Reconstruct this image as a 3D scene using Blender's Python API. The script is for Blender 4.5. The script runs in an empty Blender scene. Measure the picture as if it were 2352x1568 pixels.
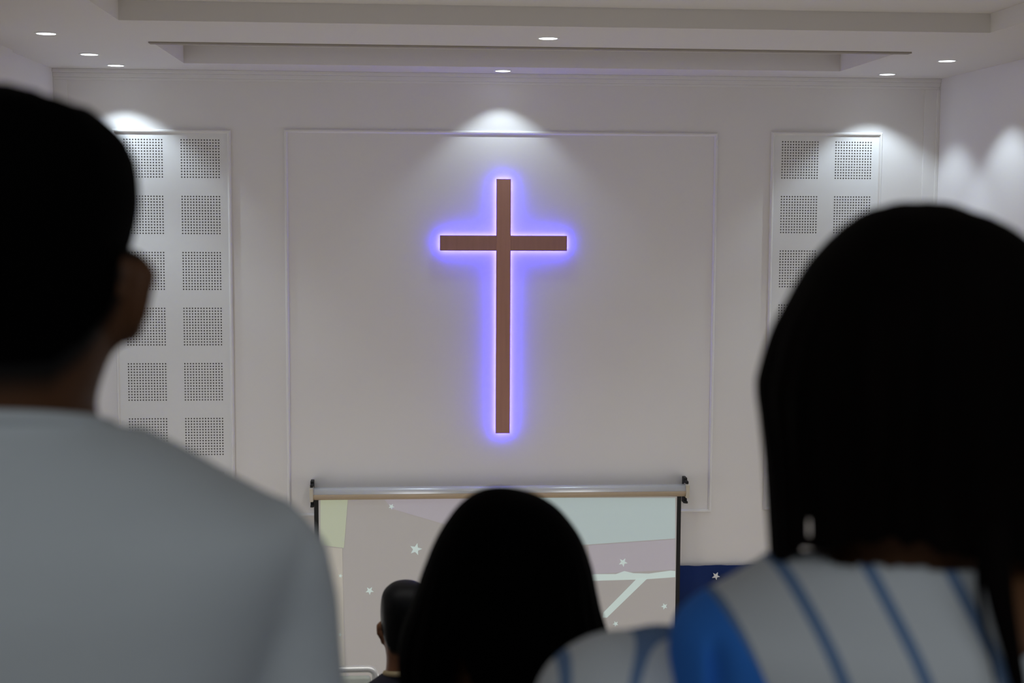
import bpy, bmesh, math, random
from mathutils import Vector, Matrix, noise

random.seed(7)
scene = bpy.context.scene
COL = scene.collection

# ------------------------------------------------------------------ camera
W, H, F = 2352.0, 1568.0, 3267.0
EYE = Vector((0.0, 0.0, 1.64))
_d = Vector(((930 - W / 2) / F, -(480 - H / 2) / F, -1.0)).normalized()      # direction of the hall's long axis
_u = Vector((math.sin(-.002), math.cos(-.002), 0.0)); _u = (_u - _u.dot(_d) * _d).normalized()
_x = _d.cross(_u)
ROT = Matrix((_x, _d, _u))
cam_data = bpy.data.cameras.new('camera')
cam_data.sensor_width = 36.0
cam_data.lens = F / W * 36.0
cam_data.clip_start = .05
cam_data.dof.use_dof = True
cam_data.dof.focus_distance = 13.2
cam_data.dof.aperture_fstop = 5.2
cam = bpy.data.objects.new('camera', cam_data)
COL.objects.link(cam)
cam.matrix_world = Matrix.Translation(EYE) @ ROT.to_4x4()
scene.camera = cam

# ------------------------------------------------------------------ light and exposure
world = bpy.data.worlds.new('world'); scene.world = world
world.use_nodes = True
world.node_tree.nodes['Background'].inputs[0].default_value = (.6, .6, .62, 1)
world.node_tree.nodes['Background'].inputs[1].default_value = .0
vs = scene.view_settings
vs.view_transform = 'Standard'; vs.look = 'None'; vs.gamma = 1.0; vs.use_curve_mapping = False
vs.exposure = 0.0

CEIL = 1.64 + 1.276
HALL_FLOOR = -3.6
BACK = 13.6
XL, XR = -3.24, 5.17


def area_light(name, loc, size, energy, color, rot=(0, 0, 0)):
    l = bpy.data.lights.new(name, 'AREA')
    l.shape = 'RECTANGLE'; l.size, l.size_y = size; l.energy = energy; l.color = color
    o = bpy.data.objects.new(name, l); COL.objects.link(o)
    o.location = loc; o.rotation_euler = rot
    return o


area_light('hall_ceiling_light', (.96, 4.6, CEIL - .35), (5.6, 1.2), 62, (1.0, .975, .94), (math.radians(24), 0, 0))  # unseen fill light, added to wash the wall with the cross
area_light('gallery_ceiling_light', (.9, -1.3, CEIL - .06), (5.0, 1.6), 33, (.86, .94, 1.0))  # unseen fill light behind the camera, added for the people's backs
LAMP_W, LED_S = 33.0, 122.0
FILL_L = 2.1

scene.cycles.max_bounces = 10
scene.cycles.diffuse_bounces = 6
scene.cycles.use_denoising = True


# ------------------------------------------------------------------ helpers
def ray(px, py):
    return ROT @ Vector(((px - W / 2) / F, -(py - H / 2) / F, -1.0))


def at(px, py, Y):
    """point of the hall at distance Y that the photograph shows at a pixel"""
    r = ray(px, py)
    return EYE + r * (Y / r.y)


def to_px(p):
    v = ROT.transposed() @ (Vector(p) - EYE)
    return W / 2 + F * v.x / -v.z, H / 2 - F * v.y / -v.z


MATS = {}


def mat(name, color, rough=.6, spec=.3, metal=0.0, vary=0.0, vscale=8.0, bump=0.0, bscale=60.0,
        emit=None, estr=0.0, stretch=None, sheen=0.0):
    if name in MATS:
        return MATS[name]
    m = bpy.data.materials.new(name); m.use_nodes = True
    nt = m.node_tree; b = nt.nodes['Principled BSDF']
    b.inputs['Roughness'].default_value = rough
    b.inputs['Specular IOR Level'].default_value = spec
    b.inputs['Metallic'].default_value = metal
    b.inputs['Base Color'].default_value = (*color, 1)
    if sheen:
        b.inputs['Sheen Weight'].default_value = sheen
    tc = nt.nodes.new('ShaderNodeTexCoord')
    src = tc.outputs['Object']
    if stretch:
        mp = nt.nodes.new('ShaderNodeMapping'); mp.inputs['Scale'].default_value = stretch
        nt.links.new(src, mp.inputs['Vector']); src = mp.outputs['Vector']
    if vary:
        n = nt.nodes.new('ShaderNodeTexNoise'); n.inputs['Scale'].default_value = vscale
        n.inputs['Detail'].default_value = 5
        nt.links.new(src, n.inputs['Vector'])
        r = nt.nodes.new('ShaderNodeMix'); r.data_type = 'RGBA'
        r.inputs['A'].default_value = (*[c * (1 - vary) for c in color], 1)
        r.inputs['B'].default_value = (*[min(1, c * (1 + vary)) for c in color], 1)
        nt.links.new(n.outputs['Fac'], r.inputs['Factor'])
        nt.links.new(r.outputs['Result'], b.inputs['Base Color'])
    if bump:
        n = nt.nodes.new('ShaderNodeTexNoise'); n.inputs['Scale'].default_value = bscale
        n.inputs['Detail'].default_value = 4
        nt.links.new(src, n.inputs['Vector'])
        bp = nt.nodes.new('ShaderNodeBump'); bp.inputs['Strength'].default_value = bump
        bp.inputs['Distance'].default_value = .004
        nt.links.new(n.outputs['Fac'], bp.inputs['Height'])
        nt.links.new(bp.outputs['Normal'], b.inputs['Normal'])
    if emit:
        b.inputs['Emission Color'].default_value = (*emit, 1)
        b.inputs['Emission Strength'].default_value = estr
    MATS[name] = m
    return m


def link(name, me, m=None, parent=None):
    o = bpy.data.objects.new(name, me); COL.objects.link(o)
    if m is not None:
        me.materials.append(m)
    if parent is not None:
        o.parent = parent
    return o


def obj(name, bm, m, parent=None, smooth=False, recalc=True):
    me = bpy.data.meshes.new(name)
    if recalc:
        bmesh.ops.recalc_face_normals(bm, faces=bm.faces)
    bm.to_mesh(me); bm.free()
    if smooth:
        for p in me.polygons:
            p.use_smooth = True
    return link(name, me, m, parent)


def tag(o, label=None, cat=None, group=None, kind=None):
    if label: o['label'] = label
    if cat: o['category'] = cat
    if group: o['group'] = group
    if kind: o['kind'] = kind
    return o


def thing(name, label, cat, loc=(0, 0, 0), group=None):
    o = bpy.data.objects.new(name, None); COL.objects.link(o)
    o.location = loc; o.empty_display_size = .1
    return tag(o, label, cat, group)


def box(bm, x0, x1, y0, y1, z0, z1, bevel=0.0):
    vs_ = [bm.verts.new((x, y, z)) for x in (x0, x1) for y in (y0, y1) for z in (z0, z1)]
    fs = [bm.faces.new([vs_[i] for i in q]) for q in
          ((0, 1, 3, 2), (4, 6, 7, 5), (0, 4, 5, 1), (2, 3, 7, 6), (0, 2, 6, 4), (1, 5, 7, 3))]
    if bevel:
        es = {e for f in fs for e in f.edges}
        bmesh.ops.bevel(bm, geom=list(es), offset=bevel, segments=2, profile=.5, affect='EDGES')


def quad(bm, *pts):
    return bm.faces.new([bm.verts.new(p) for p in pts])


def tube(bm, pts, radii, seg=16, ysc=1.0):
    """a chain of rings along points; radii per point"""
    pts = [Vector(p) for p in pts]
    if not hasattr(radii, '__len__'):
        radii = [radii] * len(pts)
    rings = []
    prev = None
    for i, p in enumerate(pts):
        a = pts[max(0, i - 1)]; b = pts[min(len(pts) - 1, i + 1)]
        t = (b - a).normalized()
        if prev is None:
            ref = Vector((0, 1, 0)) if abs(t.y) < .9 else Vector((1, 0, 0))
            n = (ref - ref.dot(t) * t).normalized()
        else:
            n = (prev - prev.dot(t) * t).normalized()
        prev = n
        bnorm = t.cross(n)
        rings.append([bm.verts.new(p + radii[i] * (math.cos(k * 2 * math.pi / seg) * n * ysc + math.sin(k * 2 * math.pi / seg) * bnorm))
                      for k in range(seg)])
    for r0, r1 in zip(rings, rings[1:]):
        for k in range(seg):
            bm.faces.new((r0[k], r0[(k + 1) % seg], r1[(k + 1) % seg], r1[k]))
    bm.faces.new(rings[0][::-1]); bm.faces.new(rings[-1])


def limb(bm, pts, radii, seg=16, ysc=1.0):
    """tube with round ends"""
    tube(bm, pts, radii, seg, ysc)
    ellipsoid(bm, pts[0], (radii[0],) * 3, 12, 8)
    ellipsoid(bm, pts[-1], (radii[-1],) * 3, 12, 8)


def ellipsoid(bm, c, r, seg=20, rings=14, rot=None):
    m = Matrix.Translation(Vector(c))
    if rot is not None:
        m = m @ rot.to_4x4()
    m = m @ Matrix.Diagonal((r[0], r[1], r[2], 1))
    bmesh.ops.create_uvsphere(bm, u_segments=seg, v_segments=rings, radius=1.0, matrix=m)


def interp(table, t):
    """piecewise linear over rows (t, a, b, ...)"""
    if t <= table[0][0]: return table[0][1:]
    for r0, r1 in zip(table, table[1:]):
        if t <= r1[0]:
            k = (t - r0[0]) / (r1[0] - r0[0])
            return tuple(a + (b - a) * k for a, b in zip(r0[1:], r1[1:]))
    return table[-1][1:]


def resample(rows, n):
    """smooth resampling of (z, ...) rows by Catmull-Rom over the row index"""
    out = []
    m = len(rows)
    for i in range(n):
        t = i / (n - 1) * (m - 1)
        k = min(int(t), m - 2); u = t - k
        p0, p1, p2, p3 = rows[max(k - 1, 0)], rows[k], rows[k + 1], rows[min(k + 2, m - 1)]
        out.append(tuple(.5 * (2 * b + (c - a) * u + (2 * a - 5 * b + 4 * c - d) * u * u + (3 * b - a - 3 * c + d) * u ** 3)
                         for a, b, c, d in zip(p0, p1, p2, p3)))
    return out


def loft(bm, rows, seg=48, grow=0.0, power=2.0, caps=True):
    """rows (z, x_left, x_right, y_back, y_front): closed horizontal rings"""
    rings = []
    for z, a, b, yb, yf in rows:
        cx, rx = (a + b) / 2, max((b - a) / 2 + grow, .002)
        ring = []
        for k in range(seg):
            th = 2 * math.pi * k / seg
            s, c = math.sin(th), math.cos(th)                     # k = 0 at the back
            s2 = math.copysign(abs(s) ** (2 / power), s); c2 = math.copysign(abs(c) ** (2 / power), c)
            cy = 0.0
            ry = (-yb + grow) if c >= 0 else (yf + grow)
            ring.append(bm.verts.new((cx + rx * s2, cy - max(ry, .002) * c2, z)))
        rings.append(ring)
    for r0, r1 in zip(rings, rings[1:]):
        for k in range(seg):
            bm.faces.new((r0[k], r0[(k + 1) % seg], r1[(k + 1) % seg], r1[k]))
    if caps:
        bm.faces.new(rings[0][::-1]); bm.faces.new(rings[-1])
    return rings


def remesh(bm, voxel, smooth_iter=6, factor=.5):
    """union of overlapping closed shapes as one continuous surface"""
    me = bpy.data.meshes.new('tmp'); bmesh.ops.recalc_face_normals(bm, faces=bm.faces)
    bm.to_mesh(me); bm.free()
    o = bpy.data.objects.new('tmp', me); COL.objects.link(o)
    r = o.modifiers.new('r', 'REMESH'); r.mode = 'VOXEL'; r.voxel_size = voxel; r.use_smooth_shade = True
    s = o.modifiers.new('s', 'SMOOTH'); s.iterations = smooth_iter; s.factor = factor
    dg = bpy.context.evaluated_depsgraph_get(); dg.update()
    out = bpy.data.meshes.new_from_object(o.evaluated_get(dg))
    bpy.data.objects.remove(o); bpy.data.meshes.remove(me)
    out.materials.clear()
    return out


def thicken(o, t, offset=-1.0):
    m = o.modifiers.new('thickness', 'SOLIDIFY'); m.thickness = t; m.offset = offset
    return o


# ------------------------------------------------------------------ materials
M_wall = mat('wall_paint', (.76, .74, .725), .85, .2, vary=.015, vscale=1.3, bump=.05, bscale=90)
M_ceiling = mat('ceiling_paint', (.72, .695, .67), .9, .15, vary=.015, vscale=1.1)
M_trim = mat('moulding_paint', (.77, .755, .74), .55, .35, vary=.01)
M_step = mat('gallery_carpet', (.17, .15, .14), .95, .1, vary=.12, vscale=30, bump=.3, bscale=200)
M_floor = mat('floor_tile', (.62, .52, .40), .5, .4, vary=.05, vscale=3)
M_strip = mat('gap_trim', (.36, .33, .29), .8, .1)
M_board = mat('acoustic_board', (.76, .76, .755), .8, .2, vary=.012, vscale=4)
M_dark = mat('hole_dark', (.28, .27, .26), .9, .1)
M_wood = mat('cross_veneer', (.42, .215, .165), .5, .3, vary=.13, vscale=30, stretch=(1, 1, .06))
M_woodh = mat('crossbar_veneer', (.35, .18, .152), .5, .3, vary=.14, vscale=30, stretch=(1, 1, .06))
M_led = mat('blue_led', (.1, .1, .6), emit=(.042, .036, 1.0), estr=LED_S)
M_lens = mat('lamp_lens', (.9, .9, .9), emit=(.86, .94, 1.0), estr=5.0)
M_ring = mat('lamp_ring', (.80, .80, .80), .4, .4)
M_case = mat('silver_case', (.64, .655, .68), .30, .5, metal=.35, vary=.03)
M_black = mat('black_metal', (.012, .012, .012), .6, .3, vary=.2)
M_chrome = mat('chrome', (.95, .97, .97), .3, .5, metal=.35, vary=.03)
M_seat = mat('pale_vinyl', (.55, .60, .55), .55, .3, vary=.08, vscale=20)
M_rubber = mat('rubber', (.03, .03, .03), .8, .2, vary=.1)
M_cloth = mat('navy_cloth', (.014, .030, .11), .9, .1, vary=.12, vscale=6, bump=.2, bscale=120)
M_star = mat('star_foil', (.75, .75, .74), .5, .4, vary=.05)
M_hair = mat('black_hair', (.0012, .0011, .0011), .85, .03, vary=.4, vscale=60, stretch=(1, 1, .08))
M_hair2 = mat('dark_brown_hair', (.0028, .0016, .0013), .8, .05, vary=.6, vscale=45, stretch=(1, 1, .06))
M_hair3 = mat('glossy_black_hair', (.0022, .0025, .0034), .5, .10, vary=.4, vscale=60, stretch=(1, 1, .2))
M_trouser = mat('dark_trousers', (.03, .032, .04), .9, .1, vary=.15, vscale=20, bump=.2)
M_shoe = mat('black_leather', (.02, .018, .016), .4, .4, vary=.1)
M_tee = mat('grey_blue_tee', (.66, .70, .72), .9, .1, vary=.03, vscale=14, bump=.15, bscale=180)
M_tan = mat('tan_collar', (.34, .28, .17), .9, .1, vary=.1, vscale=20)
M_navy = mat('dark_navy_shirt', (.022, .022, .032), .9, .1, vary=.1, vscale=20)
M_slate = mat('slate_blouse', (.10, .11, .15), .9, .1, vary=.1, vscale=20)
M_eye = mat('eye_white', (.75, .73, .7), .2, .5)


def skin_mat(name, color, hair=(.004, .0035, .003)):
    m = mat(name, color, .55, .25, vary=.10, vscale=25, bump=.08, bscale=300)
    nt = m.node_tree; b = nt.nodes['Principled BSDF']
    src = b.inputs['Base Color'].links[0].from_socket
    a = nt.nodes.new('ShaderNodeAttribute'); a.attribute_name = 'stubble'
    x = nt.nodes.new('ShaderNodeMix'); x.data_type = 'RGBA'
    x.inputs['B'].default_value = (*hair, 1)
    nt.links.new(a.outputs['Fac'], x.inputs['Factor']); nt.links.new(src, x.inputs['A'])
    nt.links.new(x.outputs['Result'], b.inputs['Base Color'])
    return m


M_skin1 = skin_mat('brown_skin', (.11, .045, .018))
M_skin2 = skin_mat('deep_brown_skin', (.15, .066, .028))
M_skin3 = skin_mat('warm_brown_skin', (.17, .075, .038))

# ------------------------------------------------------------------ the room
bm = bmesh.new()
quad(bm, (XL, BACK, HALL_FLOOR), (XR, BACK, HALL_FLOOR), (XR, BACK, CEIL), (XL, BACK, CEIL))
tag(obj('wall_back', bm, M_wall), kind='structure')
bm = bmesh.new()
PIL = 12.05                                                       # the side wall steps inward here
quad(bm, (XL, PIL, HALL_FLOOR), (XL, BACK, HALL_FLOOR), (XL, BACK, CEIL), (XL, PIL, CEIL))
quad(bm, (XL, PIL, HALL_FLOOR), (XL, PIL, CEIL), (XL + .05, PIL, CEIL), (XL + .05, PIL, HALL_FLOOR))
quad(bm, (XL + .05, -4, HALL_FLOOR), (XL + .05, PIL, HALL_FLOOR), (XL + .05, PIL, CEIL), (XL + .05, -4, CEIL))
tag(obj('wall_left', bm, M_wall), kind='structure')
bm = bmesh.new()
quad(bm, (XR, -4, HALL_FLOOR), (XR, BACK, HALL_FLOOR), (XR, BACK, CEIL), (XR, -4, CEIL))
tag(obj('wall_right', bm, M_wall), kind='structure')
bm = bmesh.new()
quad(bm, (XL, -4, HALL_FLOOR), (XR, -4, HALL_FLOOR), (XR, -4, CEIL), (XL, -4, CEIL))
tag(obj('wall_rear', bm, M_wall), kind='structure')

# unseen glowing panels framed like windows, added low in both side walls as fill
M_fill = mat('window_daylight', (.8, .8, .8), emit=(1.0, .985, .95), estr=FILL_L)
for i, (wx, sgn) in enumerate(((XL, 1), (XR, -1))):
    wy0, wy1, wz0, wz1 = 8.3, 11.3, -3.3, -1.0
    bm = bmesh.new()
    for y0, y1, z0, z1 in ((wy0 - .07, wy1 + .07, wz1, wz1 + .07), (wy0 - .07, wy1 + .07, wz0 - .07, wz0), (wy0 - .07, wy0, wz0, wz1),
                           (wy1, wy1 + .07, wz0, wz1), ((wy0 + wy1) / 2 - .03, (wy0 + wy1) / 2 + .03, wz0, wz1)):
        a = wx + (.05 if sgn > 0 else 0)
        box(bm, min(a, a + sgn * .06), max(a, a + sgn * .06), y0, y1, z0, z1, .006)
    w_ = tag(obj('window_%d' % (i + 1), bm, M_trim), kind='structure')
    bm = bmesh.new()
    xa = wx + sgn * .075 if sgn > 0 else wx - .02
    for y0, y1 in ((wy0, (wy0 + wy1) / 2 - .03), ((wy0 + wy1) / 2 + .03, wy1)):
        bm = bmesh.new(); box(bm, xa, xa + .006, y0, y1, wz0, wz1)
        obj('pane', bm, M_fill, w_)

# stepped gallery down to the hall
steps = [(-4.0, 0.0), (1.38, -.27), (2.15, -.54), (2.95, -.81), (3.75, -1.08), (4.52, -1.35), (7.3, HALL_FLOOR), (BACK, HALL_FLOOR)]
bm = bmesh.new()
for (y0, z0), (y1, z1) in zip(steps, steps[1:]):
    f1 = quad(bm, (XL, y0, z0), (XR, y0, z0), (XR, y1, z0), (XL, y1, z0))
    f1.material_index = 0 if z0 == HALL_FLOOR else 1
    if z1 != z0:
        quad(bm, (XL, y1, z0), (XR, y1, z0), (XR, y1, z1), (XL, y1, z1)).material_index = 1
fo = tag(obj('floor', bm, M_floor), kind='structure')
fo.data.materials.append(M_step)

# ceiling with two sunken coffers
CX0, CX1 = -1.95, 4.18
DX1 = 3.98
A0, A1, AH = 5.2, 10.06, .135
B0, B1, BH = 11.40, 12.95, .155
bm = bmesh.new()
for x0, x1, y0, y1 in ((XL, CX0, -4, BACK), (CX1, XR, -4, BACK), (CX0, CX1, -4, A0), (CX0, CX1, A1, B0), (CX0, CX1, B1, BACK), (DX1, CX1, B0, B1)):
    quad(bm, (x0, y0, CEIL), (x0, y1, CEIL), (x1, y1, CEIL), (x1, y0, CEIL))
for a, b, y0, y1, h in ((CX0, CX1, A0, A1, AH), (CX0, DX1, B0, B1, BH)):
    t = CEIL + h
    quad(bm, (a, y0, t), (a, y1, t), (b, y1, t), (b, y0, t))
    quad(bm, (a, y0, CEIL), (a, y1, CEIL), (a, y1, t), (a, y0, t))
    quad(bm, (b, y0, CEIL), (b, y1, CEIL), (b, y1, t), (b, y0, t))
    quad(bm, (a, y0, CEIL), (b, y0, CEIL), (b, y0, t), (a, y0, t))
    quad(bm, (a, y1, CEIL), (b, y1, CEIL), (b, y1, t), (a, y1, t))
bmesh.ops.remove_doubles(bm, verts=bm.verts, dist=1e-5)
tag(obj('ceiling', bm, M_ceiling), kind='structure')

# thin darker strip on the near edge of the far coffer
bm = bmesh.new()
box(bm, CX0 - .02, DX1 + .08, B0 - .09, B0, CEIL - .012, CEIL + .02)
tag(obj('trim_1', bm, M_strip), kind='structure')

# crown moulding under the ceiling, along the wall with the cross and down its right corner
bm = bmesh.new()
box(bm, XL, XR, BACK - .05, BACK, CEIL - .035, CEIL, .004)
box(bm, XL, XR, BACK - .028, BACK, CEIL - .075, CEIL - .035, .004)
box(bm, XL, XR, BACK - .012, BACK, CEIL - .10, CEIL - .075, .003)
tag(obj('trim_2', bm, M_trim), kind='structure')
bm = bmesh.new()
box(bm, XR - .15, XR, BACK - .012, BACK, HALL_FLOOR, CEIL - .10, .003)
box(bm, XR - .03, XR, BACK - .024, BACK, HALL_FLOOR, CEIL - .10, .003)
tag(obj('trim_3', bm, M_trim), kind='structure')
bm = bmesh.new()
box(bm, XL, XL + .13, BACK - .012, BACK, HALL_FLOOR, CEIL - .10, .003)
tag(obj('trim_4', bm, M_trim), kind='structure')


def picture_frame(bm, x0, x1, z0, z1, w=.034, d=.022, y=BACK):
    """mitred moulding, stepped profile"""
    prof = [(0, 0), (0, d * .55), (w * .3, d), (w * .62, d), (w, d * .35), (w, 0)]
    cs = ((x0, z0, 1, 1), (x1, z0, -1, 1), (x1, z1, -1, -1), (x0, z1, 1, -1))
    rings = [[bm.verts.new((cx + sx * o, y - h, cz + sz * o)) for o, h in prof] for cx, cz, sx, sz in cs]
    for i in range(4):
        a, b = rings[i], rings[(i + 1) % 4]
        for k in range(len(prof) - 1):
            bm.faces.new((a[k], a[k + 1], b[k + 1], b[k]))


fl, fr = at(650, 301, BACK).x, at(1651, 306, BACK).x
ft, fb = at(1150, 301, BACK).z, at(1150, 1181, BACK).z
bm = bmesh.new(); picture_frame(bm, fl + .01, fr - .01, fb, ft, .032, .022)
tag(obj('trim_5', bm, M_trim), kind='structure')

# ------------------------------------------------------------------ perforated acoustic panels
PITCH, TILE, NH = .525, .372, 14


def tile_mesh():
    bm = bmesh.new()
    p = TILE / NH; r = p * .27; dep = .010
    dk = []
    for i in range(NH):
        for j in range(NH):
            cx, cz = (i + .5) * p, (j + .5) * p
            sq = [(cx + p / 2 * a, cz + p / 2 * b) for a, b in ((1, 0), (1, 1), (0, 1), (-1, 1), (-1, 0), (-1, -1), (0, -1), (1, -1))]
            ci = [(cx + r * math.cos(k * math.pi / 4), cz + r * math.sin(k * math.pi / 4)) for k in range(8)]
            o_ = [bm.verts.new((x, 0, z)) for x, z in sq]
            i_ = [bm.verts.new((x, 0, z)) for x, z in ci]
            b_ = [bm.verts.new((x, dep, z)) for x, z in ci]
            for k in range(8):
                n = (k + 1) % 8
                bm.faces.new((o_[k], i_[k], i_[n], o_[n]))
                dk.append(bm.faces.new((i_[k], b_[k], b_[n], i_[n])))
            dk.append(bm.faces.new(b_))
    for f in dk: f.material_index = 1
    bmesh.ops.remove_doubles(bm, verts=bm.verts, dist=1e-6)
    me = bpy.data.meshes.new('perforated_tile')
    bm.to_mesh(me); bm.free()
    me.materials.append(M_board); me.materials.append(M_dark)
    return me


TME = tile_mesh()


def acoustic_panel(x_tile, z_top, label, rows=7):
    """x_tile: left edge of the first tile column, z_top: top edge of the first row"""
    mx = (PITCH * .10 + .004)
    x0, x1 = x_tile - mx - .012, x_tile + PITCH + TILE + mx + .012
    zt, zb = z_top + .052, z_top - PITCH * (rows - 1) - TILE - .06
    t = thing('acoustic_panel', label, 'wall panel', ((x0 + x1) / 2, BACK, zb), 'perforated wall panels')
    o = Vector(t.location)
    y0, y1 = BACK - .014 - o.y, 0.0
    bm = bmesh.new()
    xs = [x0, x_tile, x_tile + TILE, x_tile + PITCH, x_tile + PITCH + TILE, x1]
    for k in (0, 2, 4):
        box(bm, xs[k] - o.x, xs[k + 1] - o.x, y0, y1, zb - o.z, zt - o.z)
    zs = [zt] + [v for r in range(rows) for v in (z_top - PITCH * r, z_top - PITCH * r - TILE)] + [zb]
    for k in (1, 3):
        for q in range(0, len(zs), 2):
            box(bm, xs[k] - o.x, xs[k + 1] - o.x, y0, y1, zs[q + 1] - o.z, zs[q] - o.z)
    obj('board', bm, M_board, t)
    bm = bmesh.new()
    picture_frame(bm, x0 - .03 - o.x, x1 + .03 - o.x, zb - .03 - o.z, zt + .03 - o.z, .034, .034, 0.0)
    obj('frame', bm, M_trim, t)
    for c in range(2):
        for r in range(rows):
            e = bpy.data.objects.new('perforated_tile', TME); COL.objects.link(e); e.parent = t
            e.location = (x_tile + PITCH * c - o.x, y0, z_top - PITCH * r - TILE - o.z)
    return t


lx = at(418, 600, BACK).x - PITCH
acoustic_panel(lx, at(419, 318, BACK).z, 'white perforated wall panel left of the cross, behind the man in the tee')
rx = at(1791, 450, BACK).x
acoustic_panel(rx, at(1794, 322.5, BACK).z, 'white perforated wall panel right of the cross, behind the woman in stripes')

# ------------------------------------------------------------------ the cross
cl, cr_ = at(1010, 557, BACK).x, at(1301, 557, BACK).x
ct, cb = at(1155, 411, BACK).z, at(1153, 993, BACK).z
bt, bb = at(1155, 540.5, BACK).z, at(1155, 575.5, BACK).z
ux0, ux1 = at(1138.5, 700, BACK).x, at(1171.5, 700, BACK).x
GAPW, FACE = .032, .054                                           # stand-off and front face, from the wall
cross = thing('cross', 'large brown wooden cross haloed by blue light, mounted on the white wall', 'cross', ((ux0 + ux1) / 2, BACK, cb))
co = Vector(cross.location)
bm = bmesh.new()
box(bm, ux0 - co.x, ux1 - co.x, -FACE, -GAPW, 0, ct - cb, .002)
obj('upright', bm, M_wood, cross)
for a, b in ((cl, ux0), (ux1, cr_)):
    bm = bmesh.new()
    box(bm, a - co.x, b - co.x, -FACE + .002, -GAPW, bb - co.z, bt - co.z, .002)
    obj('arm', bm, M_woodh, cross)


def led_run(bm, x0, z0, x1, z1):
    box(bm, min(x0, x1) - .004, max(x0, x1) + .004, -GAPW + .0005, -GAPW + .006, min(z0, z1) - .004, max(z0, z1) + .004)


ins = .010
L, R, T, Bm, U0, U1, H0, H1 = cl - co.x + ins, cr_ - co.x - ins, ct - co.z - ins, ins, ux0 - co.x + ins, ux1 - co.x - ins, bb - co.z + ins, bt - co.z - ins
path = [(U0, Bm), (U0, H0), (L, H0), (L, H1), (U0, H1), (U0, T), (U1, T), (U1, H1), (R, H1), (R, H0), (U1, H0), (U1, Bm), (U0, Bm)]
for p, q in zip(path, path[1:]):
    bm = bmesh.new(); led_run(bm, *p, *q)
    obj('led_strip', bm, M_led, cross)
for z in (.12, 1.0, 1.6, ct - cb - .12):
    bm = bmesh.new(); tube(bm, [(0, -.001, z), (0, -GAPW, z)], .012, 12)
    obj('standoff', bm, M_black, cross)

# ------------------------------------------------------------------ recessed ceiling lamps
LAMPS = [((106, 76), None, 'recessed ceiling lamp at far left, nearest the viewer of the left row'),
         ((205, 124), None, 'recessed ceiling lamp in the middle of the left row of three'),
         ((266, 154), 13.2, 'recessed ceiling lamp at the wall end of the left row, above the left perforated panel'),
         ((1259, 87), None, 'recessed ceiling lamp between the two ceiling coffers'),
         ((1155, 162), 13.26, 'recessed ceiling lamp right above the cross, against the wall'),
         ((2175, 139), None, 'recessed ceiling lamp at far right, nearest the right side wall'),
         ((2038, 170), 13.14, 'recessed ceiling lamp at the right, above the right perforated panel')]
bm = bmesh.new()
bmesh.ops.create_cone(bm, cap_ends=True, segments=28, radius1=.068, radius2=.070, depth=.006)
lens_me = bpy.data.meshes.new('lens'); bm.to_mesh(lens_me); bm.free(); lens_me.materials.append(M_lens)
bm = bmesh.new()
prof = [(.066, .012), (.066, -.004), (.072, -.007), (.083, -.005), (.086, .0005), (.086, .012)]
rr = [[bm.verts.new((r * math.cos(k * math.pi / 16), r * math.sin(k * math.pi / 16), z)) for k in range(32)] for r, z in prof]
for i in range(len(prof)):
    a, b = rr[i], rr[(i + 1) % len(prof)]
    for k in range(32):
        bm.faces.new((a[k], a[(k + 1) % 32], b[(k + 1) % 32], b[k]))
bmesh.ops.recalc_face_normals(bm, faces=bm.faces)
ring_me = bpy.data.meshes.new('ring'); bm.to_mesh(ring_me); bm.free(); ring_me.materials.append(M_ring)
for i, ((px, py), yy, label) in enumerate(LAMPS):
    r = ray(px, py)
    if yy is None:
        p = EYE + r * ((CEIL - EYE.z) / r.z)
    else:
        p = at(px, py, yy); p.z = CEIL
    t = thing('downlight', label, 'ceiling lamp', p, 'recessed ceiling lamps')
    link('ring', ring_me, None, t)
    e = link('lens', lens_me, None, t); e.location.z = -.003
    l = bpy.data.lights.new('downlight_beam', 'SPOT')
    l.energy = LAMP_W * (.95 if i == 4 else 1.8); l.color = (.76, .89, 1.0); l.spot_size = math.radians(100); l.spot_blend = .45
    l.shadow_soft_size = .022
    lo = bpy.data.objects.new('downlight_beam', l); COL.objects.link(lo); lo.parent = t
    lo.location = (0, 0, -.012)

# ------------------------------------------------------------------ blue cloth at the foot of the wall
ztop = at(1650, 1298, BACK - .06).z
bm = bmesh.new()
N = 150
rows_ = []
for i in range(N + 1):
    x = XL + .1 + (XR - XL - .2) * i / N
    y = BACK - .055 + .012 * math.sin(x * 17) + .006 * math.sin(x * 41 + 1)
    rows_.append([bm.verts.new((x, y, z)) for z in (HALL_FLOOR + .01, ztop)])
for a, b in zip(rows_, rows_[1:]):
    bm.faces.new((a[0], b[0], b[1], a[1]))
cloth = obj('backdrop_cloth', bm, M_cloth, None, True)
thicken(cloth, .004)
tag(cloth, 'dark navy cloth hung along the foot of the wall, right of the projection screen', 'cloth')


def star_bm(R_, rot, y0, y1, squash=1.0):
    bm = bmesh.new()
    c0 = bm.verts.new((0, y0 - .001, 0)); v = []
    for k in range(10):
        r = R_ if k % 2 == 0 else R_ * .42
        a = rot + k * math.pi / 5
        v.append((bm.verts.new((r * math.sin(a), y0, r * math.cos(a) * squash)), bm.verts.new((r * math.sin(a), y1, r * math.cos(a) * squash))))
    for k in range(10):
        n = (k + 1) % 10
        bm.faces.new((c0, v[k][0], v[n][0])); bm.faces.new((v[k][0], v[k][1], v[n][1], v[n][0]))
    bm.faces.new([q[1] for q in v])
    return bm


p = at(1644, 1322, BACK - .07)
s = obj('cloth_star', star_bm(.040, .5, -.012, .008), M_star)
s.location = (p.x, BACK - .072, p.z)
tag(s, 'small white star on the navy cloth beside the projection screen', 'star')

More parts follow.
